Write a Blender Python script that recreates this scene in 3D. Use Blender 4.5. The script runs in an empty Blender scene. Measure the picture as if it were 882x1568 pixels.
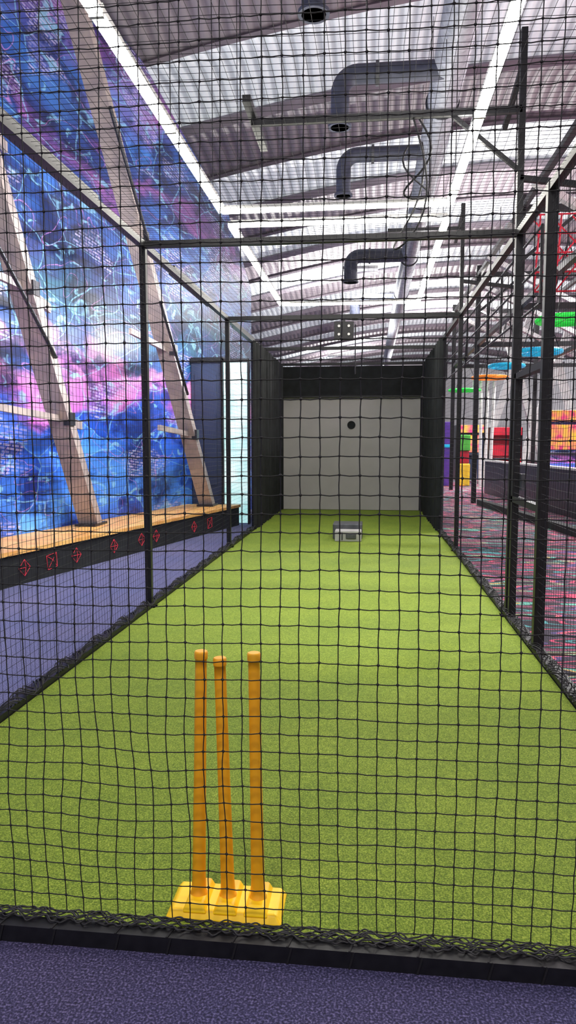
import bpy, math, random
from mathutils import Vector, Matrix
random.seed(7)
scn=bpy.context.scene
scn.view_settings.view_transform='Standard'
scn.view_settings.look='None'
scn.view_settings.exposure=0.3

# ---------------------------------------------------------------- materials
def srgb(r,g,b):
    def f(c):
        c=c/255.0
        return c/12.92 if c<=0.04045 else ((c+0.055)/1.055)**2.4
    return (f(r),f(g),f(b),1.0)
def newmat(name):
    m=bpy.data.materials.new(name); m.use_nodes=True
    nt=m.node_tree; b=nt.nodes['Principled BSDF']
    return m,nt,b
def N(nt,t,**kw):
    n=nt.nodes.new(t)
    for k,v in kw.items():
        if hasattr(n,k): setattr(n,k,v)
        else: n.inputs[k].default_value=v
    return n
def ramp(nt,stops,interp='LINEAR'):
    r=nt.nodes.new('ShaderNodeValToRGB'); cr=r.color_ramp; cr.interpolation=interp
    while len(cr.elements)<len(stops): cr.elements.new(0.5)
    for e,(p,c) in zip(cr.elements,stops): e.position=p; e.color=c
    return r
def mixc(nt,a,b,fac,mode='MIX'):
    m=nt.nodes.new('ShaderNodeMix'); m.data_type='RGBA'; m.blend_type=mode
    L=nt.links
    for s,v in ((6,a),(7,b),(0,fac)):
        if isinstance(v,bpy.types.NodeSocket): L.new(v,m.inputs[s])
        else: m.inputs[s].default_value=v
    return m.outputs[2]
def math_(nt,op,a,b=0.0):
    m=nt.nodes.new('ShaderNodeMath'); m.operation=op
    for s,v in ((0,a),(1,b)):
        if isinstance(v,bpy.types.NodeSocket): nt.links.new(v,m.inputs[s])
        else: m.inputs[s].default_value=v
    return m.outputs[0]
def pm(name,c1,c2=None,scale=20,rough=0.6,metal=0.0,bump=0.0,emit=0.0,emitc=None,detail=4):
    m,nt,b=newmat(name); L=nt.links
    if c2 is None: c2=tuple(x*0.75 for x in c1[:3])+(1,)
    tc=N(nt,'ShaderNodeTexCoord'); n=N(nt,'ShaderNodeTexNoise'); n.inputs['Scale'].default_value=scale; n.inputs['Detail'].default_value=detail
    L.new(tc.outputs['Object'],n.inputs['Vector'])
    r=ramp(nt,[(0.3,c2),(0.7,c1)]); L.new(n.outputs['Fac'],r.inputs['Fac'])
    L.new(r.outputs['Color'],b.inputs['Base Color'])
    b.inputs['Roughness'].default_value=rough; b.inputs['Metallic'].default_value=metal
    if bump>0:
        bp=N(nt,'ShaderNodeBump'); bp.inputs['Strength'].default_value=bump; bp.inputs['Distance'].default_value=0.01
        L.new(n.outputs['Fac'],bp.inputs['Height']); L.new(bp.outputs['Normal'],b.inputs['Normal'])
    if emit>0:
        if emitc: b.inputs['Emission Color'].default_value=emitc
        else: L.new(r.outputs['Color'],b.inputs['Emission Color'])
        b.inputs['Emission Strength'].default_value=emit
    return m

M_black=pm('black_powdercoat',srgb(34,34,38),srgb(20,20,24),30,0.45,0.3)
M_cord=pm('net_cord',srgb(20,20,24),srgb(10,10,12),200,0.7)
M_cord2=pm('net_cord_side',srgb(34,36,44),srgb(18,18,22),100,0.7)
M_hem=pm('net_hem_cord',srgb(46,46,50),srgb(20,20,22),60,0.7)
M_curtain=pm('black_curtain',srgb(30,34,36),srgb(16,18,20),8,0.9)
M_screen=pm('grey_screen_cloth',srgb(180,177,177),srgb(173,170,170),3,0.8)
M_led=pm('led_diffuser',(1,1,1,1),(0.95,0.97,1,1),2,0.4,emit=32,emitc=(1.0,0.97,0.86,1))
M_white=pm('white_paint',srgb(225,225,222),srgb(205,205,205),6,0.5)
M_lgrey=pm('light_grey_casing',srgb(190,190,186),srgb(165,165,162),6,0.5)
M_grey=pm('grey_metal',srgb(96,98,104),srgb(70,72,78),12,0.4,0.3)
M_duct=pm('galvanised_duct',srgb(200,203,212),srgb(155,159,170),14,0.4,0.2)
M_ductblue=pm('painted_duct',srgb(74,78,96),srgb(56,60,78),9,0.5)
M_orange=pm('orange_plastic',srgb(255,186,30),srgb(252,172,18),8,0.45)
M_yellow=pm('yellow_plastic',srgb(255,212,24),srgb(252,198,14),8,0.45,emit=0.1)
M_wood=pm('oak_ledge',srgb(255,206,120),srgb(232,160,82),5,0.45)
M_cream=pm('cream_steel',srgb(188,172,164),srgb(150,138,140),5,0.55)
M_bolt=pm('bolt_metal',srgb(60,60,70),srgb(40,40,46),10,0.4,0.5)
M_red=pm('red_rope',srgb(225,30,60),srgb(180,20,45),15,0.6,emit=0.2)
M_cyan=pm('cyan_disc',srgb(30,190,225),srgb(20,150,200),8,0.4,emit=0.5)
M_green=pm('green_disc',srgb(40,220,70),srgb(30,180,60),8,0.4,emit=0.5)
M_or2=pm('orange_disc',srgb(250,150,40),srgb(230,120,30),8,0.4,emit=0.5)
M_purple=pm('purple_pad',srgb(110,60,170),srgb(70,50,150),8,0.5)
M_rib=pm('roof_rib_paint',srgb(140,130,140),srgb(116,108,118),3,0.6)
M_bluepanel=pm('dark_blue_panel',srgb(46,58,88),srgb(36,48,76),3,0.5)
M_redline=pm('red_marker_line',srgb(220,50,70),srgb(190,40,60),8,0.6,emit=0.2)

def carpet(name,a,bc,c3):
    m,nt,b=newmat(name); L=nt.links
    tc=N(nt,'ShaderNodeTexCoord')
    n=N(nt,'ShaderNodeTexNoise'); n.inputs['Scale'].default_value=170; n.inputs['Detail'].default_value=3
    n2=N(nt,'ShaderNodeTexNoise'); n2.inputs['Scale'].default_value=1.5; n2.inputs['Detail'].default_value=3
    L.new(tc.outputs['Object'],n.inputs['Vector']); L.new(tc.outputs['Object'],n2.inputs['Vector'])
    r=ramp(nt,[(0.3,a),(0.5,bc),(0.70,c3)]); L.new(n.outputs['Fac'],r.inputs['Fac'])
    r2=ramp(nt,[(0.3,(0.8,0.85,1,1)),(0.7,(1,0.95,1,1))]); L.new(n2.outputs['Fac'],r2.inputs['Fac'])
    c=mixc(nt,r.outputs['Color'],r2.outputs['Color'],1.0,'MULTIPLY')
    L.new(c,b.inputs['Base Color']); b.inputs['Roughness'].default_value=0.95
    bp=N(nt,'ShaderNodeBump'); bp.inputs['Strength'].default_value=0.5; bp.inputs['Distance'].default_value=0.004
    L.new(n.outputs['Fac'],bp.inputs['Height']); L.new(bp.outputs['Normal'],b.inputs['Normal'])
    return m
def turf():
    m,nt,b=newmat('artificial_turf'); L=nt.links
    tc=N(nt,'ShaderNodeTexCoord')
    n=N(nt,'ShaderNodeTexNoise'); n.inputs['Scale'].default_value=190; n.inputs['Detail'].default_value=4; n.inputs['Roughness'].default_value=0.7
    n2=N(nt,'ShaderNodeTexNoise'); n2.inputs['Scale'].default_value=2.2; n2.inputs['Detail'].default_value=5
    n3=N(nt,'ShaderNodeTexNoise'); n3.inputs['Scale'].default_value=45; n3.inputs['Detail'].default_value=3
    for q in (n,n2,n3): L.new(tc.outputs['Object'],q.inputs['Vector'])
    r=ramp(nt,[(0.28,srgb(56,78,12)),(0.5,srgb(128,154,32)),(0.72,srgb(202,214,92))]); L.new(n.outputs['Fac'],r.inputs['Fac'])
    r2=ramp(nt,[(0.3,(0.8,0.86,0.8,1)),(0.7,(1,1,1,1))]); L.new(n2.outputs['Fac'],r2.inputs['Fac'])
    r3=ramp(nt,[(0.3,(0.78,0.8,0.7,1)),(0.65,(1,1,1,1))]); L.new(n3.outputs['Fac'],r3.inputs['Fac'])
    c=mixc(nt,r.outputs['Color'],r2.outputs['Color'],1.0,'MULTIPLY')
    c=mixc(nt,c,r3.outputs['Color'],1.0,'MULTIPLY')
    L.new(c,b.inputs['Base Color']); b.inputs['Roughness'].default_value=0.85
    bp=N(nt,'ShaderNodeBump'); bp.inputs['Strength'].default_value=0.7; bp.inputs['Distance'].default_value=0.006
    L.new(n.outputs['Fac'],bp.inputs['Height']); L.new(bp.outputs['Normal'],b.inputs['Normal'])
    return m
def arcade_carpet():
    m,nt,b=newmat('arcade_carpet'); L=nt.links
    tc=N(nt,'ShaderNodeTexCoord'); mp=N(nt,'ShaderNodeMapping'); mp.inputs['Scale'].default_value=(0.5,2.4,1); mp.inputs['Rotation'].default_value=(0,0,0.12)
    L.new(tc.outputs['Object'],mp.inputs['Vector'])
    n=N(nt,'ShaderNodeTexNoise'); n.inputs['Scale'].default_value=1.8; n.inputs['Detail'].default_value=1.0
    L.new(mp.outputs['Vector'],n.inputs['Vector'])
    dk=srgb(58,54,68)
    r=ramp(nt,[(0.0,dk),(0.34,srgb(90,180,185)),(0.375,dk),(0.44,srgb(240,90,130)),(0.465,srgb(72,66,84)),(0.53,srgb(110,94,160)),(0.55,srgb(255,120,140)),(0.575,dk),(0.64,srgb(120,210,190)),(0.67,srgb(230,190,120)),(0.69,dk)],'CONSTANT')
    L.new(n.outputs['Fac'],r.inputs['Fac'])
    n2=N(nt,'ShaderNodeTexNoise'); n2.inputs['Scale'].default_value=120
    L.new(tc.outputs['Object'],n2.inputs['Vector'])
    r2=ramp(nt,[(0.3,(0.6,0.6,0.6,1)),(0.7,(1,1,1,1))]); L.new(n2.outputs['Fac'],r2.inputs['Fac'])
    c=mixc(nt,r.outputs['Color'],r2.outputs['Color'],1.0,'MULTIPLY')
    L.new(c,b.inputs['Base Color']); b.inputs['Roughness'].default_value=0.9
    return m
def mural(name='mural_print',sc=1.0):
    m,nt,b=newmat(name); L=nt.links
    tc=N(nt,'ShaderNodeTexCoord'); mp=N(nt,'ShaderNodeMapping'); mp.inputs['Scale'].default_value=(0.3*sc,0.6*sc,1.1*sc); mp.inputs['Rotation'].default_value=(0.2,0,0)
    L.new(tc.outputs['Object'],mp.inputs['Vector']); V=mp.outputs['Vector']
    so=N(nt,'ShaderNodeSeparateXYZ'); L.new(tc.outputs['Object'],so.inputs[0])
    n=N(nt,'ShaderNodeTexNoise'); n.inputs['Scale'].default_value=0.8; n.inputs['Detail'].default_value=6; n.inputs['Distortion'].default_value=0.6
    L.new(V,n.inputs['Vector'])
    zz=math_(nt,'MULTIPLY',so.outputs[2],0.135*sc)
    nn=math_(nt,'MULTIPLY',math_(nt,'SUBTRACT',n.outputs['Fac'],0.5),0.42)
    f=math_(nt,'ADD',zz,nn)
    r=ramp(nt,[(0.0,srgb(40,90,210)),(0.08,srgb(90,160,250)),(0.17,srgb(50,110,230)),(0.235,srgb(70,110,220)),(0.265,srgb(224,120,205)),(0.315,srgb(240,150,205)),(0.34,srgb(50,80,150)),(0.42,srgb(40,100,125)),(0.50,srgb(26,50,120)),(0.56,srgb(60,120,205)),(0.62,srgb(36,58,135)),(0.66,srgb(150,90,165)),(0.69,srgb(34,52,130)),(0.78,srgb(56,120,205)),(0.86,srgb(150,90,160)),(0.92,srgb(30,60,140))])
    L.new(f,r.inputs['Fac'])
    n2=N(nt,'ShaderNodeTexNoise'); n2.inputs['Scale'].default_value=2.4; n2.inputs['Detail'].default_value=7; n2.inputs['Distortion'].default_value=0.5; n2.inputs['Roughness'].default_value=0.65
    L.new(V,n2.inputs['Vector'])
    r2=ramp(nt,[(0.40,(0.12,0.18,0.32,1)),(0.50,(0.7,0.75,0.9,1)),(0.62,(1.0,1.0,1.0,1))]); L.new(n2.outputs['Fac'],r2.inputs['Fac'])
    c=mixc(nt,r.outputs['Color'],r2.outputs['Color'],1.0,'MULTIPLY')
    dv=nt.nodes.new('ShaderNodeMix'); dv.data_type='RGBA'; dv.inputs[0].default_value=0.25
    nd=N(nt,'ShaderNodeTexNoise'); nd.inputs['Scale'].default_value=1.6; nd.inputs['Detail'].default_value=2; L.new(V,nd.inputs['Vector'])
    L.new(V,dv.inputs[6]); L.new(nd.outputs['Color'],dv.inputs[7]); DV=dv.outputs[2]
    vc=N(nt,'ShaderNodeTexVoronoi',feature='F1'); vc.inputs['Scale'].default_value=2.1; L.new(DV,vc.inputs['Vector'])
    sp=N(nt,'ShaderNodeSeparateColor'); L.new(vc.outputs['Color'],sp.inputs[0])
    rp=ramp(nt,[(0.0,(0.3,0.4,0.65,1)),(0.35,(1,1,1,1)),(0.75,(1,1,1,1)),(1.0,(1.8,1.8,1.5,1))]); L.new(sp.outputs[0],rp.inputs['Fac'])
    c=mixc(nt,c,rp.outputs['Color'],1.0,'MULTIPLY')
    n4=N(nt,'ShaderNodeTexNoise'); n4.inputs['Scale'].default_value=5; n4.inputs['Detail'].default_value=5; n4.inputs['Distortion'].default_value=1.0; L.new(V,n4.inputs['Vector'])
    r4=ramp(nt,[(0.59,(0,0,0,1)),(0.66,(0.65,0.65,0.65,1))]); L.new(n4.outputs['Fac'],r4.inputs['Fac'])
    c=mixc(nt,c,srgb(150,215,250),r4.outputs['Color'])
    v=N(nt,'ShaderNodeTexVoronoi',feature='DISTANCE_TO_EDGE'); v.inputs['Scale'].default_value=2.1
    L.new(DV,v.inputs['Vector'])
    rl=ramp(nt,[(0.0,(0.7,0.7,0.7,1)),(0.014,(0,0,0,1))]); L.new(v.outputs['Distance'],rl.inputs['Fac'])
    c=mixc(nt,c,srgb(140,205,245),rl.outputs['Color'])
    n5=N(nt,'ShaderNodeTexNoise'); n5.inputs['Scale'].default_value=0.9; n5.inputs['Detail'].default_value=1.5; n5.inputs['Distortion'].default_value=1.2; L.new(V,n5.inputs['Vector'])
    fr=math_(nt,'FRACT',math_(nt,'MULTIPLY',n5.outputs['Fac'],7.0))
    rw=ramp(nt,[(0.0,(0.65,0.65,0.65,1)),(0.035,(0,0,0,1))]); L.new(fr,rw.inputs['Fac'])
    c=mixc(nt,c,srgb(225,150,230),rw.outputs['Color'])
    cx=N(nt,'ShaderNodeCombineXYZ'); sx=N(nt,'ShaderNodeSeparateXYZ'); L.new(V,sx.inputs[0]); L.new(sx.outputs[1],cx.inputs[0]); L.new(sx.outputs[2],cx.inputs[1])
    br=N(nt,'ShaderNodeTexBrick'); br.inputs['Scale'].default_value=6; br.inputs['Color1'].default_value=(1,1,1,1); br.inputs['Color2'].default_value=(0,0,0,1); br.inputs['Mortar'].default_value=(0,0,0,1); br.inputs['Bias'].default_value=-0.1; br.inputs['Mortar Size'].default_value=0.05
    L.new(cx.outputs[0],br.inputs['Vector'])
    n3=N(nt,'ShaderNodeTexNoise'); n3.inputs['Scale'].default_value=1.3; L.new(V,n3.inputs['Vector'])
    r3=ramp(nt,[(0.57,(0,0,0,1)),(0.59,(0.6,0.6,0.6,1))]); L.new(n3.outputs['Fac'],r3.inputs['Fac'])
    mk=mixc(nt,r3.outputs['Color'],br.outputs['Color'],1.0,'MULTIPLY')
    c=mixc(nt,c,srgb(215,205,250),mk)
    L.new(c,b.inputs['Base Color']); b.inputs['Roughness'].default_value=0.35
    return m
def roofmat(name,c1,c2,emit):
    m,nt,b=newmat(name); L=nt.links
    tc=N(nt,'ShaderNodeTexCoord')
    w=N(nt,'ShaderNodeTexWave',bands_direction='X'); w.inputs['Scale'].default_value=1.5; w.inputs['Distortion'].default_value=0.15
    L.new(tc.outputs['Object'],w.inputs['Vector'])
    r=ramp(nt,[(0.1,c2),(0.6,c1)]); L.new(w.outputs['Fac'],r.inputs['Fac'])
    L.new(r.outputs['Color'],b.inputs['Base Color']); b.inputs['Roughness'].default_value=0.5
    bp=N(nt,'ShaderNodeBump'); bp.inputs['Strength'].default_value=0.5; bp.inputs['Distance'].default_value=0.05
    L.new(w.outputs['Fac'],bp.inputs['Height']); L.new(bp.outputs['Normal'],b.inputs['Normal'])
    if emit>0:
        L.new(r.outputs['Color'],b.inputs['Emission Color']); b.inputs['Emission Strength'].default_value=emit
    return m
M_carpet=carpet('purple_carpet',srgb(24,22,42),srgb(56,53,86),srgb(120,113,150))
M_carpet2=carpet('blue_grey_carpet',srgb(50,52,80),srgb(96,98,136),srgb(160,162,194))
M_turf=turf(); M_arc=arcade_carpet(); M_mural=mural()
M_poster=mural('arcade_artwork',2.5)
M_roof=roofmat('corrugated_roof',srgb(160,152,158),srgb(130,122,130),0.0)
M_roofglow=roofmat('roof_reflected_glow',srgb(222,228,232),srgb(176,182,188),0.33)  # light reflected off the bright roof bands, imitated by emission

# ---------------------------------------------------------------- mesh builder
class MB:
    def __init__(s): s.v=[];s.f=[];s.mi=[];s.mats=[];s.sm=[]
    def m(s,mat):
        if mat not in s.mats: s.mats.append(mat)
        return s.mats.index(mat)
    def add(s,vs,fs,mat,smooth=False):
        o=len(s.v); s.v+= [tuple(p) for p in vs]; i=s.m(mat)
        for f in fs: s.f.append(tuple(o+k for k in f)); s.mi.append(i); s.sm.append(smooth)
    def box(s,x0,x1,y0,y1,z0,z1,mat):
        vs=[(x,y,z) for x in (x0,x1) for y in (y0,y1) for z in (z0,z1)]
        s.add(vs,[(0,1,3,2),(4,6,7,5),(0,4,5,1),(2,3,7,6),(0,2,6,4),(1,5,7,3)],mat)
    def beam(s,p0,p1,w,h,mat,up=(0,0,1)):
        p0=Vector(p0);p1=Vector(p1);d=(p1-p0).normalized();u=Vector(up)
        if abs(d.dot(u))>0.95: u=Vector((0,1,0))
        a=d.cross(u).normalized();b=a.cross(d).normalized()
        vs=[]
        for p in (p0,p1):
            for sa,sb in ((-1,-1),(1,-1),(1,1),(-1,1)): vs.append(p+a*sa*w/2+b*sb*h/2)
        s.add(vs,[(0,3,2,1),(4,5,6,7),(0,1,5,4),(1,2,6,5),(2,3,7,6),(3,0,4,7)],mat)
    def tube(s,pts,r,mat,n=8,closed=False,caps=True,smooth=True):
        pts=[Vector(p) for p in pts]; k=len(pts); vs=[];fs=[]
        prev=None
        for i,p in enumerate(pts):
            if closed: d=pts[(i+1)%k]-pts[i-1]
            else: d=pts[min(i+1,k-1)]-pts[max(i-1,0)]
            d.normalize()
            if prev is None:
                u=Vector((0,0,1)) if abs(d.z)<0.9 else Vector((1,0,0))
                a=d.cross(u).normalized()
            else:
                a=(prev-d*prev.dot(d)).normalized()
            prev=a; b=d.cross(a)
            rr=r[i] if isinstance(r,(list,tuple)) else r
            for j in range(n):
                t=2*math.pi*j/n; vs.append(p+a*math.cos(t)*rr+b*math.sin(t)*rr)
        for i in range(k if closed else k-1):
            for j in range(n):
                i2=(i+1)%k
                fs.append((i*n+j,i*n+(j+1)%n,i2*n+(j+1)%n,i2*n+j))
        s.add(vs,fs,mat,smooth)
        if caps and not closed:
            s.add(vs[:n],[tuple(range(n))[::-1]],mat,False); s.add(vs[-n:],[tuple(range(n))],mat,False)
    def build(s,name,parent=None,bevel=0):
        me=bpy.data.meshes.new(name); me.from_pydata(s.v,[],s.f)
        for mt in s.mats: me.materials.append(mt)
        me.polygons.foreach_set('material_index',s.mi); me.polygons.foreach_set('use_smooth',s.sm)
        me.update()
        o=bpy.data.objects.new(name,me); scn.collection.objects.link(o)
        if parent: o.parent=parent
        if bevel>0:
            b=o.modifiers.new('bev','BEVEL'); b.width=bevel; b.segments=3; b.limit_method='ANGLE'
        return o
def empty(name,loc=(0,0,0)):
    e=bpy.data.objects.new(name,None); scn.collection.objects.link(e); e.empty_display_size=0.1; return e

XL,XR=-1.78,1.09; YF,YB=1.80,14.40; ZT=2.92
YH=60
# ---------------------------------------------------------------- floors
b=MB(); b.box(-12,XL,1.76,YH,-0.1,0.0,M_carpet2); b.box(XL,1.16,1.76,YH,-0.1,0.0,M_carpet); b.box(-12,1.16,-5,1.76,-0.1,0.0,M_carpet); b.box(1.16,13,-5,YH,-0.1,0.0,M_arc); b.build('floor')
CAGE=empty('batting_cage')
b=MB(); b.box(XL+0.04,XR-0.04,YF-0.02,YB+0.3,0.0,0.012,M_turf); b.build('artificial_turf_pitch',CAGE)

# ---------------------------------------------------------------- stumps
root=empty('cricket_stumps')
b=MB()
def slab(x0,x1,y0,y1,z0,z1,ins,mat,bb):
    vs=[(x0,y0,z0),(x1,y0,z0),(x1,y1,z0),(x0,y1,z0),(x0+ins,y0+ins,z1),(x1-ins,y0+ins,z1),(x1-ins,y1-ins*0.5,z1),(x0+ins,y1-ins*0.5,z1)]
    bb.add(vs,[(0,3,2,1),(4,5,6,7),(0,1,5,4),(1,2,6,5),(2,3,7,6),(3,0,4,7)],mat)
slab(-0.560,-0.226,1.858,2.012,0.012,0.036,0.018,M_yellow,b)
for cx in (-0.476,-0.389,-0.302):
    slab(cx-0.036,cx+0.036,1.864,2.004,0.03,0.056,0.013,M_yellow,b)
b.build('base',root,bevel=0.006)
b=MB()
for (x0,x1,zt,y1) in ((-0.476,-0.463,0.768,1.935),(-0.389,-0.409,0.752,1.93),(-0.302,-0.313,0.768,1.935)):
    y0=1.925
    P=lambda t:(x0+(x1-x0)*t,y0+(y1-y0)*t,0.03+(zt-0.03)*t)
    ts=[0,0.035,0.04,0.07,0.1,0.5,0.93,0.968,0.969,0.972,0.993,0.999,1.0]
    rs=[0.026,0.025,0.0215,0.0205,0.0195,0.0175,0.0165,0.0163,0.0183,0.0188,0.0188,0.0175,0.016]
    b.tube([P(t) for t in ts],rs,M_orange,20)
b.build('stumps',root)

# ---------------------------------------------------------------- cage frame
b=MB(); w=0.05
rows=[YF,5.65,9.05,12.0,YB]
for x in (XL,XR):
    for y in rows:
        b.box(x-w/2,x+w/2,y-w/2,y+w/2,0,ZT,M_black)
        b.box(x-0.06,x+0.06,y-0.06,y+0.06,0,0.012,M_black)
    b.box(x-w/2,x+w/2,YF,YB,ZT-w,ZT,M_black)
    b.box(x-0.035,x+0.035,YF,YB,0,0.045,M_black)
for y in rows:
    b.box(XL,XR,y-w/2,y+w/2,ZT-w,ZT,M_black)
b.box(XR-0.03,XR+0.035,4.65,4.71,0,ZT,M_black)
b.box(XR-0.02,XR+0.03,5.52,5.57,0,1.86,M_black)
for z in (0.93,1.84): b.box(XR-0.02,XR+0.03,4.7,5.57,z-0.022,z+0.022,M_black)
b.box(XR+0.03,XR+0.06,5.45,5.55,1.0,1.12,M_grey)
for y in (5.65,9.05): b.box(XR-0.02,XR+0.025,y+0.02,y+0.065,ZT-0.3,4.35 if y<6 else 4.2,M_black)
b.box(-0.92,XR,5.67,5.71,3.76,3.81,M_black)
b.box(-0.94,-0.88,5.4,6.3,3.81,3.86,M_black)
b.beam((0.55,5.69,3.8),(1.09,5.69,3.35),0.03,0.03,M_black)
b.box(0.2,XR,9.09,9.12,3.9,3.94,M_black)
for y in (5.69,9.1):
    b.beam((XR,y,4.1),(XR,y+0.7,3.95),0.04,0.04,M_black)
    b.beam((XR,y,3.3),(XR+0.7,y,3.2),0.04,0.04,M_black)
b.tube([(0.30+0.12*math.sin(i*.35),5.7+i*0.02,3.78-0.9*math.sin(i*math.pi/24)) for i in range(25)],0.008,M_black,6)
b.tube([(0.35+0.10*math.sin(i*.5),5.75+i*0.02,3.78-0.5*math.sin(i*math.pi/24)) for i in range(25)],0.008,M_black,6)
b.build('frame',CAGE)
b=MB(); b.box(XL-0.1,XR+0.1,1.738,1.782,0,0.046,M_black)
x=XL
while x<XR:
    xx=x+random.uniform(-.02,.02)
    b.beam((xx,1.7365,0.0),(xx+0.012,1.7365,0.048),0.005,0.003,M_cord)
    b.beam((xx,1.737,0.047),(xx+0.012,1.783,0.047),0.005,0.003,M_cord); x+=0.16
b.build('kick_beam',CAGE)

# ---------------------------------------------------------------- nets
def net(name,O,U,V,lu,lv,cell,r,sides,sub,amp,jit,knot,mat,cellv=None,sag=0.0):
    O=Vector(O);U=Vector(U);V=Vector(V);Nn=U.cross(V).normalized()
    nu=int(round(lu/cell)); nv=int(round(lv/(cellv or cell))); cu=lu/nu; cv=lv/nv
    rnd=random.Random(3); J={}
    def node(i,j):
        k=(i,j)
        if k not in J:
            u=i*cu;v=j*cv
            a=math.sin(u*2.1+v*1.3)+math.sin(u*3.7-v*2.9+1)+0.6*math.sin(v*6+u*5)
            c=math.sin(u*1.7-v*2.3+2)+math.sin(u*4.1+v*1.1)+0.6*math.sin(u*7-v*4)
            e=math.sin(u*1.3+v*.9)+math.sin(v*2.2-u)
            g=sag*math.exp(-((u-1.05)**2/0.12+(v-0.42)**2/0.10))
            J[k]=O+U*(u+amp*a+g*math.sin(u*9+v*11)+rnd.uniform(-jit,jit))+V*(v+amp*c+g*(math.sin(u*11-v*7)-1.0)+rnd.uniform(-jit,jit))+Nn*(amp*2*e+g)
        return J[k]
    b=MB()
    def line(pts,A,B):
        vs=[];fs=[];n=sides
        for p in pts:
            for q in range(n):
                t=2*math.pi*q/n+0.4; vs.append(p+A*(math.cos(t)*r)+B*(math.sin(t)*r))
        for i in range(len(pts)-1):
            for q in range(n):
                fs.append((i*n+q,i*n+(q+1)%n,(i+1)*n+(q+1)%n,(i+1)*n+q))
        b.add(vs,fs,mat,True)
    st=1 if sub else 8
    def idx(n):
        l=list(range(0,n+1,st)); 
        if l[-1]!=n: l.append(n)
        return l
    for j in range(nv+1):
        pts=[]; last=None
        for i in idx(nu):
            p=node(i,j)
            if sub and last is not None: pts.append((p+last)/2+V*(-0.0012+rnd.uniform(-jit,jit*0.4)))
            pts.append(p); last=p
        line(pts,V,Nn)
    for i in range(nu+1):
        pts=[]; last=None
        for j in idx(nv):
            p=node(i,j)
            if sub and last is not None: pts.append((p+last)/2+U*rnd.uniform(-jit,jit)*.7)
            pts.append(p); last=p
        line(pts,U,Nn)
    if knot>0:
        for p in list(J.values()):
            k=knot*rnd.uniform(.85,1.15)
            vs=[p+U*k,p-U*k,p+V*k,p-V*k,p+Nn*k,p-Nn*k]
            b.add(vs,[(0,2,4),(2,1,4),(1,3,4),(3,0,4),(2,0,5),(1,2,5),(3,1,5),(0,3,5)],mat,True)
    return b.build(name,CAGE)
net('front_net',(XL,1.81,0.055),(1,0,0),(0,0,1),XR-XL,2.85,0.0505,0.0015,5,True,0.0026,0.0015,0.005,M_cord,0.0485,0.009)
net('side_net_a',(XL,YF,0.03),(0,1,0),(0,0,1),YB-YF,2.86,0.0505,0.0012,3,False,0.004,0.0,0.0,M_cord2)
net('side_net_b',(XR,YF,0.03),(0,1,0),(0,0,1),YB-YF,2.86,0.0505,0.0012,3,False,0.004,0.0,0.0,M_cord2)
net('roof_net',(XL,YF,ZT-0.02),(1,0,0),(0,1,0),XR-XL,YB-YF,0.0505,0.0012,3,False,0.006,0.0,0.0,M_cord2)
b=MB()
for k in range(9):
    ph=random.uniform(0,6); pts=[]
    n=560; f1=random.uniform(.3,.5); f2=random.uniform(.7,1.0)
    for i in range(n+1):
        x=XL+(XR-XL)*i/n
        a=math.sin(i*f1+ph)*0.007+math.sin(i*f2+ph*2)*0.004
        c=math.cos(i*0.43+ph*1.7)*0.003+math.sin(i*0.17+ph)*0.0025
        pts.append((x,1.766+a+k*0.005,0.053+c))
    b.tube(pts,0.0021,M_hem,5)
b.build('net_hem_front',CAGE)
for X in (XL,XR):
    b=MB()
    for k in range(5):
        ph=random.uniform(0,6); pts=[]; n=700
        for i in range(n+1):
            y=YF+(YB-3.5-YF)*i/n
            pts.append((X+0.035*math.sin(i*.31+ph)+ (0.02 if X<0 else -0.02),y,0.06+0.018*math.cos(i*.47+ph)))
        b.tube(pts,0.003,M_hem,4)
    b.build('net_hem_side',CAGE)

# ---------------------------------------------------------------- rear backstop
b=MB()
for X in (XL,XR):
    vs=[];fs=[];n=140
    for i in range(n+1):
        y=10.9+(YB-10.9)*i/n
        x=X+0.045*math.sin(i*0.62)+0.02*math.sin(i*1.7)+(0.02 if X<0 else -0.02)
        vs+=[(x,y,0.02),(x,y,ZT-0.03)]
    for i in range(n): fs.append((2*i,2*i+2,2*i+3,2*i+1))
    b.add(vs,fs,M_curtain,True)
b.build('backstop_curtain',CAGE)
b=MB(); b.box(XL-0.02,XR+0.02,YB+0.02,YB+0.06,0.0,2.85,M_curtain)
b.box(XL,XR,YB-0.12,YB-0.06,2.25,2.84,M_curtain)
b.box(XL,XR,YB-0.14,YB-0.06,2.24,2.27,M_black)
b.build('backstop_valance',CAGE)
b=MB(); b.box(-1.70,0.99,YB-0.05,YB-0.02,0.02,2.26,M_screen)
vs=[(-0.35,YB-0.056,1.70)]+[(-0.35+0.07*math.cos(t*math.pi/16),YB-0.056,1.70+0.07*math.sin(t*math.pi/16)) for t in range(32)]
b.add(vs,[(0,i+1,(i+1)%32+1) for i in range(32)],M_curtain)
b.tube([(-0.35+0.073*math.cos(t*math.pi/16),YB-0.058,1.70+0.073*math.sin(t*math.pi/16)) for t in range(32)],0.008,M_black,6,closed=True)
b.build('target_screen',CAGE)
b=MB()
b.box(-0.45,-0.09,9.72,9.98,0.012,0.155,M_lgrey)
b.box(-0.49,-0.08,9.98,10.4,0.012,0.22,M_grey)
b.box(-0.36,-0.34,9.70,9.725,0.03,0.14,M_grey)
b.box(-0.30,-0.16,9.70,9.725,0.05,0.12,M_grey)
b.build('bowling_machine',bevel=0.012)
b=MB()
b.box(-0.44,-0.20,9.0,9.12,2.62,2.83,M_black)
for dx in (-0.06,0.06):
    for dz in (-0.05,0.05): b.tube([(-0.32+dx,8.985,2.725+dz),(-0.32+dx,9.0,2.725+dz)],0.016,M_white,12)
b.box(-0.335,-0.305,9.03,9.08,2.8,2.9,M_black)
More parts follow.
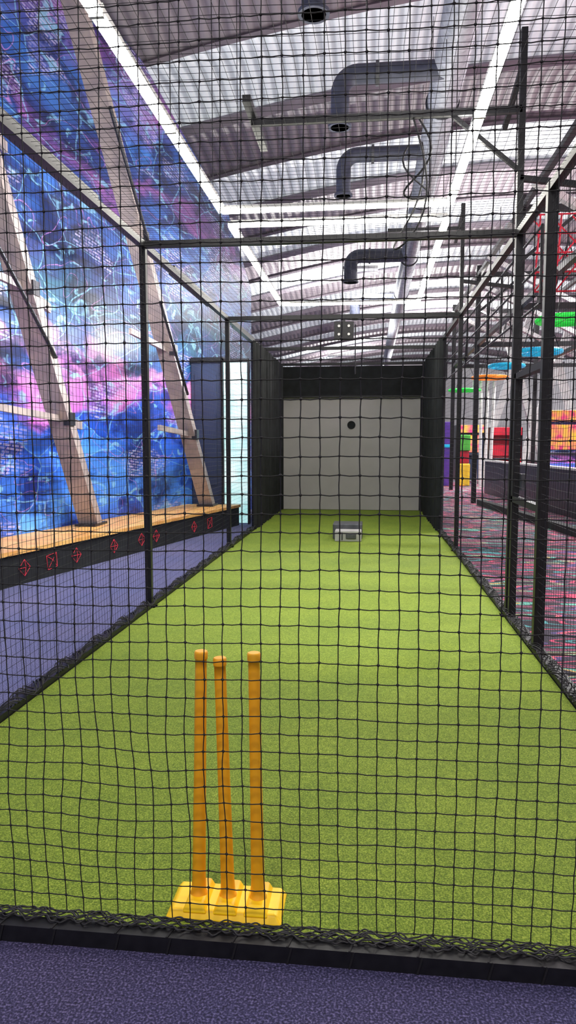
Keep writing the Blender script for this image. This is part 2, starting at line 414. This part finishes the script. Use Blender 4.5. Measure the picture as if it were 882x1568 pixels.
b.tube([(-0.18,9.06,2.8),(-0.18,9.06,2.2)],0.008,M_black,6)
b.build('motion_sensor_camera',CAGE,bevel=0.006)

# ---------------------------------------------------------------- lights
def area(name,loc,rot,sx,sy,p,col,parent=None):
    l=bpy.data.lights.new(name,'AREA'); l.shape='RECTANGLE'; l.size=sx; l.size_y=sy; l.energy=p; l.color=col
    o=bpy.data.objects.new(name,l); o.location=loc; o.rotation_euler=rot; scn.collection.objects.link(o)
    if parent: o.parent=parent
    return o
def ledframe(x0,x1,y0,y1,z,up):
    b=MB()
    segs=[((x0,y0),(x0,y1)),((x1,y0),(x1,y1)),((x0,y1),(x1,y1)),((x0,y0),(x1,y0))]
    for (a,c) in segs:
        b.beam((a[0],a[1],z),(c[0],c[1],z),0.062,0.03,M_led)
        b.beam((a[0],a[1],z+0.03),(c[0],c[1],z+0.03),0.066,0.03,M_white)
    for x in (x0,x1):
        for y in (y0+0.4,(y0+y1)/2,y1-0.4):
            b.tube([(x,y,z+0.04),(x,y,6.6)],0.004,M_black,5)
            b.box(x-.038,x+.038,y-.012,y+.012,z-.018,z+.048,M_white)
    o=b.build('led_light_frame')
    for x in (x0,x1): area('added_uplight',(x,(y0+y1)/2,z+0.07),(math.pi,0,0),0.05,y1-y0,up,(1,.98,.95),o)  # upward light added on top of the frames to brighten the roof
ledframe(-1.42,0.72,3.4,7.0,3.55,15)
ledframe(-1.42,0.74,7.45,11.7,3.55,34)
def added_spot(x,y,z,tx,ty,p,ang):  # made-up spot on the roof, added to brighten the middle of the turf
    d=(Vector((tx,ty,0))-Vector((x,y,z))).normalized()
    l=bpy.data.lights.new('added_lamp','SPOT'); l.energy=p; l.spot_size=math.radians(ang); l.spot_blend=0.9; l.shadow_soft_size=0.12; l.color=(1,.97,.88)
    b=MB(); c=Vector((x,y,z))
    b.tube([c-d*0.22,c-d*0.02,c],[0.07,0.11,0.12],M_black,16); b.tube([c-d*.2,(x,y,z+1.2)],0.012,M_black,6)
    h=b.build('added_spot_housing')
    o=bpy.data.objects.new('added_lamp',l); o.location=c+d*0.03; o.rotation_euler=d.to_track_quat('-Z','Y').to_euler(); scn.collection.objects.link(o); o.parent=h
added_spot(0.3,4.6,6.1,0.15,5.9,640,48)

# ---------------------------------------------------------------- left mural wall
def W(y): return -3.9+0.21*(y-7.2)
b=MB()
prof=[(-5,7.6),(4,7.4),(10.4,6.7),(13.4,5.5),(14.5,4.4)]
vs=[];fs=[]
for y,z in prof:
    for dx in (0,-0.15): vs+=[(W(y)+dx,y,0),(W(y)+dx,y,z)]
for i in range(len(prof)-1):
    o=4*i; fs+=[(o,o+4,o+5,o+1),(o+2,o+3,o+7,o+6),(o+1,o+5,o+7,o+3)]
o=4*(len(prof)-1); fs.append((o,o+2,o+3,o+1))
b.add(vs,fs,M_mural); b.build('wall_left')
def PL(y): return -3.34+0.23*(y-6.13)
b=MB(); y0,y1=-3.0,11.6
def prism(x0a,x0b,x1a,x1b,ya,yb,z0,z1,mat,bb):
    vs=[(x0a,ya,z0),(x1a,ya,z0),(x1b,yb,z0),(x0b,yb,z0),(x0a,ya,z1),(x1a,ya,z1),(x1b,yb,z1),(x0b,yb,z1)]
    bb.add(vs,[(0,3,2,1),(4,5,6,7),(0,1,5,4),(1,2,6,5),(2,3,7,6),(3,0,4,7)],mat)
e=0.005
prism(W(y0)+e,W(y1)+e,PL(y0)-.03,PL(y1)-.03,y0,y1,0,0.30,M_curtain,b)
prism(W(y0)+e,W(y1)+e,PL(y0),PL(y1),y0,y1,0.30,0.34,M_wood,b)
for yy in (6.5,6.9,7.3,8.0,8.6,8.95,10.0,10.5,5.9,5.0):
    s=0.08
    pz=lambda dy,dz:(PL(yy+dy)-0.022,yy+dy,0.155+dz)
    if int(yy*10)%3: R=[pz(0,s),pz(s,0),pz(0,-s),pz(-s,0)]
    else: R=[pz(-s,s*.8),pz(s*.9,s),pz(s,-s*.8),pz(-s*.8,-s)]
    b.tube(R,0.004,M_redline,4,closed=True)
    b.tube([R[0],pz(.02,.01),R[2]],0.003,M_redline,4); b.tube([R[1],R[3]],0.003,M_redline,4)
b.build('ledge_bench')
def col(base,top,wd,name='leaning_column'):
    b=MB(); base=Vector(base); top=Vector(top)
    b.beam(base,top,0.14,wd,M_cream,up=(1,0,0))
    d=(top-base)
    b.box(base.x-0.13,base.x+0.13,base.y-0.2,base.y+0.2,0.34,0.37,M_bolt)
    for t in (0.2,0.40,0.62):
        p=base+d*t
        b.beam(p+Vector((0.02,-0.05,0)),p+Vector((-0.1,0.8,-0.05)),0.04,0.10,M_cream)
        b.beam(p+Vector((0.02,0.05,0)),p+Vector((-0.1,-1.2,0.08)),0.04,0.07,M_cream)
        b.box(p.x+0.06,p.x+0.14,p.y-0.07,p.y+0.07,p.z-0.07,p.z+0.07,M_bolt)
    for t in (0.3,0.6):
        p=base+d*t
        b.tube([p+Vector((0.14,0,0)),p+Vector((0.2,-1.5,1.0))],0.02,M_bolt,8)
    b.build(name)
col((-3.40,8.5,0.34),(-3.52,4.8,6.7),0.24)
col((-2.58,11.35,0.34),(-3.02,7.25,6.0),0.22)
col((-4.0,5.7,0.34),(-4.25,2.2,6.9),0.24)
b=MB()
b.box(-2.92,-2.42,11.75,11.85,0.0,2.66,M_bluepanel)
b.box(-2.86,-2.50,11.73,11.75,0.65,2.5,M_bluepanel)
b.box(-2.42,-2.38,11.70,11.85,0.0,2.72,M_black)
b.box(-2.92,-2.38,11.70,11.85,2.66,2.74,M_black)
b.build('door_1')
M_lit=pm('backlit_panel',srgb(225,245,245),srgb(170,225,225),3,0.4,emit=0.8)
b=MB()
b.box(-2.38,-1.99,11.76,11.82,0.02,2.66,M_lit)
for i in range(14): b.box(-2.38,-1.99,11.75,11.765,0.15+i*0.18,0.16+i*0.18,M_white)
b.box(-2.38,-1.97,11.74,11.84,2.66,2.72,M_black); b.box(-1.99,-1.96,11.74,11.84,0,2.66,M_black)
b.build('window_1')

# ---------------------------------------------------------------- roof
def arch(x): return 6.5+1.35*math.sin(math.pi*max(0,min(1,(x+5.5)/19)))
bay=4.6; NX=48; XA,XB=-12.5,13.5
def strip(ya,yb,seg=4):
    vs=[];fs=[]
    for j in range(seg+1):
        y=ya+(yb-ya)*j/seg; t=j/seg
        for i in range(NX+1):
            x=XA+(XB-XA)*i/NX; vs.append((x,y,arch(x)+0.22*math.sin(math.pi*t)))
    for j in range(seg):
        for i in range(NX):
            a=j*(NX+1)+i; fs.append((a,a+1,a+NX+2,a+NX+1))
    return vs,fs
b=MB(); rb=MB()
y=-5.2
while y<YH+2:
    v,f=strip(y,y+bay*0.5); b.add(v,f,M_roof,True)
    v,f=strip(y+bay*0.5,y+bay); b.add(v,f,M_roofglow,True)
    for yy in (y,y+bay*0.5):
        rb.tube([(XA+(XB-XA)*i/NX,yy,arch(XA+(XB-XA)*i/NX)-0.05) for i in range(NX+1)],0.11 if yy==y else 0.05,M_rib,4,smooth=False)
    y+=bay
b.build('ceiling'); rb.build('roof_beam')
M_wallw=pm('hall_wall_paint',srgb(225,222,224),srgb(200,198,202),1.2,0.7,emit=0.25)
b=MB(); b.box(-12,13,YH,YH+.2,0,9,M_wallw); b.build('wall_back')
b=MB(); b.box(12.8,13,-5,YH,0,9,M_wallw); b.build('wall_right')
b=MB(); b.box(-12,13,-5.2,-5,0,9,M_wallw); b.build('wall_front')

DUCT=empty('air_duct_system')
b=MB()
pts=[];rs=[]
n=700
for i in range(n+1):
    yy=3+38*i/n; pts.append((0.86,yy,5.55)); rs.append(0.18+0.012*math.cos(i*math.pi))
b.tube(pts,rs,M_duct,20)
for yy in (6,9.5,13,17,21): b.tube([(0.86+0.2*math.cos(t*math.pi/12),yy,5.55+0.2*math.sin(t*math.pi/12)) for t in range(24)],0.012,M_bolt,5,closed=True)
b.build('spiral_duct',DUCT)
def drop(y,x,z=5.5,zb=4.93,r=0.105):
    b=MB(); pts=[(0.8,y,z)]; 
    pts.append((x+0.2,y,z))
    for a in range(1,8):
        t=a/8*math.pi/2; pts.append((x+0.2-0.2*math.sin(t),y,z-0.2+0.2*math.cos(t)))
    pts+=[(x,y,z-0.2),(x,y,zb)]
    b.tube(pts,r,M_ductblue,16)
    b.tube([(x,y,zb+0.03),(x,y,zb)],r+0.03,M_ductblue,16)
    b.tube([(x+0.4,y,z),(x+0.44,y,z)],r+0.025,M_grey,16)
    b.build('duct_drop',DUCT)
drop(6.4,-0.5); drop(8.6,-0.37); drop(10.9,-0.41); drop(16.6,-0.45,r=.15); drop(21.5,-0.45,r=.15)

# ---------------------------------------------------------------- ropes course on right
ROPES=empty('ropes_course')
b=MB()
for X in (2.35,4.6):
    for Y in (7.5,12,16.5,21):
        b.box(X-0.05,X+0.05,Y-0.05,Y+0.05,0 if X>3 or Y>14 else 2.5,5.2,M_black)
for Y in (7.5,12,16.5,21):
    for Z in (3.5,5.0): b.box(2.3,7.5,Y-0.04,Y+0.04,Z-0.05,Z+0.05,M_black)
    b.beam((2.35,Y,4.2),(3.3,Y,5.0),0.05,0.05,M_black)
for X in (2.35,4.6):
    for Z in (3.5,5.0): b.box(X-0.04,X+0.04,7.5,21,Z-0.04,Z+0.04,M_black)
for i in range(10):
    yy=9+i*1.3
    b.tube([(2.0,yy,3.0),(2.0,yy,3.9)],0.02,M_black,6)
for zz in (3.0,3.45,3.9): b.tube([(2.0,9,zz),(2.0,20.7,zz)],0.018,M_black,6)
for i in range(6):
    b.beam((2.2,10.5+i*2,4.9),(5.2,11.5+i*2,3.6),0.10,0.10,M_white)
b.build('frame',ROPES)
b=MB()
for i in range(12):
    x=2.05+i*0.26
    b.tube([(x,9.6,3.25),(x+0.1,9.8,4.25)],0.013,M_red,5)
    b.tube([(x,9.6,3.25),(x+0.8,9.9,4.25)],0.011,M_red,5); b.tube([(x+0.8,9.6,3.25),(x,9.9,4.25)],0.011,M_red,5)
for j in range(5): b.tube([(2.05,9.6+j*.05,3.25+j*.25),(5.9,9.6+j*.05,3.25+j*.25)],0.012,M_red,5)
b.build('climbing_rope_net',ROPES)
def disc(x,y,z,r,mat):
    b=MB()
    pts=[(x+r*math.cos(t*math.pi/16),y+r*math.sin(t*math.pi/16),z) for t in range(32)]
    b.tube(pts,0.04,mat,8,closed=True)
    b.tube([(x+r*.62*math.cos(t*math.pi/16),y+r*.62*math.sin(t*math.pi/16),z) for t in range(32)],0.02,mat,8,closed=True)
    for t in range(3):
        a=t*2.094; b.tube([(x+r*math.cos(a),y+r*math.sin(a),z),(x,y,z+1.0)],0.008,M_black,5)
        b.tube([(x,y,z),(x+r*math.cos(a),y+r*math.sin(a),z)],0.02,mat,6)
    b.tube([(x,y,z+1.0),(x,y,5.0)],0.008,M_black,5)
    b.build('stepping_disc',ROPES)
disc(2.50,9.8,2.93,0.34,M_green); disc(2.85,12.9,2.9,0.38,M_cyan); disc(2.75,15.2,2.9,0.34,M_cyan); disc(2.85,17.8,2.9,0.40,M_or2); disc(2.8,22,2.9,0.44,M_green)
b=MB()
prism(3.7,3.1,3.78,3.18,12.6,19.8,0,0.86,M_bolt,b); prism(3.66,3.06,3.82,3.22,12.6,19.8,0.86,0.9,M_white,b)
b.box(3.7,8.5,12.55,12.63,0,0.86,M_bolt); b.box(3.66,8.5,12.5,12.68,0.86,0.9,M_white)
b.build('low_barrier')
b=MB(); prism(2.35,3.3,2.5,3.45,16.0,7.5,0,0.12,M_curtain,b); b.build('carpet_kerb')
def cabinet(x,y,w,h,mb,ms):
    b=MB()
    b.box(x-w/2,x+w/2,y,y+0.7,0,h*0.45,mb); b.box(x-w/2,x+w/2,y+0.15,y+0.7,h*0.45,h,mb)
    b.box(x-w/2,x+w/2,y-0.02,y+0.7,h*0.86,h,ms)
    b.box(x-w*.42,x+w*.42,y+0.12,y+0.16,h*0.5,h*0.82,ms)
    b.beam((x-w*.4,y+0.02,h*.45),(x+w*.4,y+0.02,h*.45),0.2,0.06,M_bolt)
    b.box(x-w/2-.03,x-w/2,y-.02,y+.72,0,h,M_bolt); b.box(x+w/2,x+w/2+.03,y-.02,y+.72,0,h,M_bolt)
    b.build('arcade_cabinet',bevel=0.01)
M_art=pm('arcade_poster',srgb(250,200,60),srgb(220,60,120),5,0.4,emit=0.3,detail=1)
M_redp=pm('red_cabinet',srgb(190,30,50),srgb(150,24,44),4,0.4)
M_yel2=pm('yellow_pad',srgb(240,200,50),srgb(225,180,40),4,0.5)
M_grn2=pm('green_pad',srgb(90,190,70),srgb(70,160,60),4,0.5)
cabinet(4.4,24,1.0,1.85,M_redp,M_redp); cabinet(5.7,22,1.0,2.3,M_poster,M_art); cabinet(6.9,22,1.0,2.2,M_purple,M_art); cabinet(3.7,27,1.0,2.0,M_bluepanel,M_art)
cabinet(8.4,24,1.1,2.1,M_redp,M_art)
b=MB()
b.box(2.75,3.15,23,23.4,0,0.7,M_yel2); b.box(2.78,3.12,23.02,23.38,0.7,1.1,M_redp); b.box(2.75,3.15,23,23.4,1.1,1.6,M_grn2)
b.build('soft_play_block',bevel=0.03)
b=MB(); b.box(2.35,2.6,23,23.3,0,2.0,M_purple); b.box(2.33,2.62,22.98,23.32,1.2,1.3,M_cyan); b.build('soft_play_pillar',bevel=0.02)
b=MB()
for i in range(4):
    b.tube([(3.25+i*.14,22.5,0),(3.15+i*.2,22.5,3.3)],0.05,M_white,10)
b.box(3.1,3.9,22.4,22.6,3.25,3.4,M_white); b.build('support_column')
for i in range(4):
    b=MB(); x=4.5+i*1.7
    b.beam((x,31,0),(x+2.2,31,7.0),0.3,0.3,M_white); b.beam((x+3,31.4,0),(x+0.8,31.4,7.0),0.3,0.3,M_white)
    b.build('truss_column')

def added_hall_light(x,y,z,p,col=(1,.98,.95)):  # hall lamps added for general light, housings made up to carry them
    b=MB(); b.box(x-.5,x+.5,y-.16,y+.16,z+.02,z+.1,M_white)
    b.tube([(x,y,z+.1),(x,y,6.9)],0.01,M_black,5); o=b.build('added_hall_housing')
    area('added_lamp',(x,y,z),(0,0,0),1.0,0.3,p,col,o)
added_hall_light(5.0,7,6.0,200,(1,.86,.9)); added_hall_light(6.5,14,6.2,650,(1,.93,.95)); added_hall_light(5.5,22,6.2,1000); added_hall_light(6,36,6.2,900)
added_hall_light(-0.3,21,6.2,500); added_hall_light(-0.9,-1.3,5.6,170,(1,.95,.93))
def added_roof_light(x,y,p,col=(1,.97,.93),par=None):  # invented fixtures, added to brighten the roof and tint it on the right
    b=MB(); b.box(x-.5,x+.5,y-.1,y+.1,4.42,4.48,M_white); b.tube([(x,y,4.42),(x,y,7.2)],0.01,M_black,5); o=b.build('added_roof_light_housing',par)
    area('added_lamp',(x,y,4.5),(math.pi,0,0),1.0,0.2,p,col,o)
added_roof_light(3.2,19,300,par=ROPES); added_roof_light(-1,26,650); added_roof_light(3,34,900); added_roof_light(-1,46,900); added_roof_light(3.6,8.5,50,(1,.35,.5),ROPES)
for y,p in ((4.0,64),(7.5,72),(10.6,62)):
    xx=XL-0.09
    b=MB(); b.box(xx,xx+.06,y-.8,y+.8,ZT-0.01,ZT+.07,M_black); o=b.build('added_wall_wash_housing',CAGE)  # added light for the mural, housing made up, emitter faces away from camera
    area('added_lamp',(xx-0.005,y,ZT+.03),(0,math.radians(76),0),0.06,1.5,p,(.97,.97,1),o)
wd=bpy.data.worlds.new('World'); scn.world=wd; wd.use_nodes=True
wd.node_tree.nodes['Background'].inputs[0].default_value=(.7,.75,.9,1); wd.node_tree.nodes['Background'].inputs[1].default_value=0.3

# ---------------------------------------------------------------- camera
cam=bpy.data.cameras.new('Camera'); cam.sensor_fit='AUTO'; cam.sensor_width=36; cam.lens=25.26; cam.clip_start=0.05; cam.clip_end=200
co=bpy.data.objects.new('Camera',cam); co.location=(0,0,1.35); co.rotation_euler=(math.radians(90-5.5),0,math.radians(6.40))
scn.collection.objects.link(co); scn.camera=co
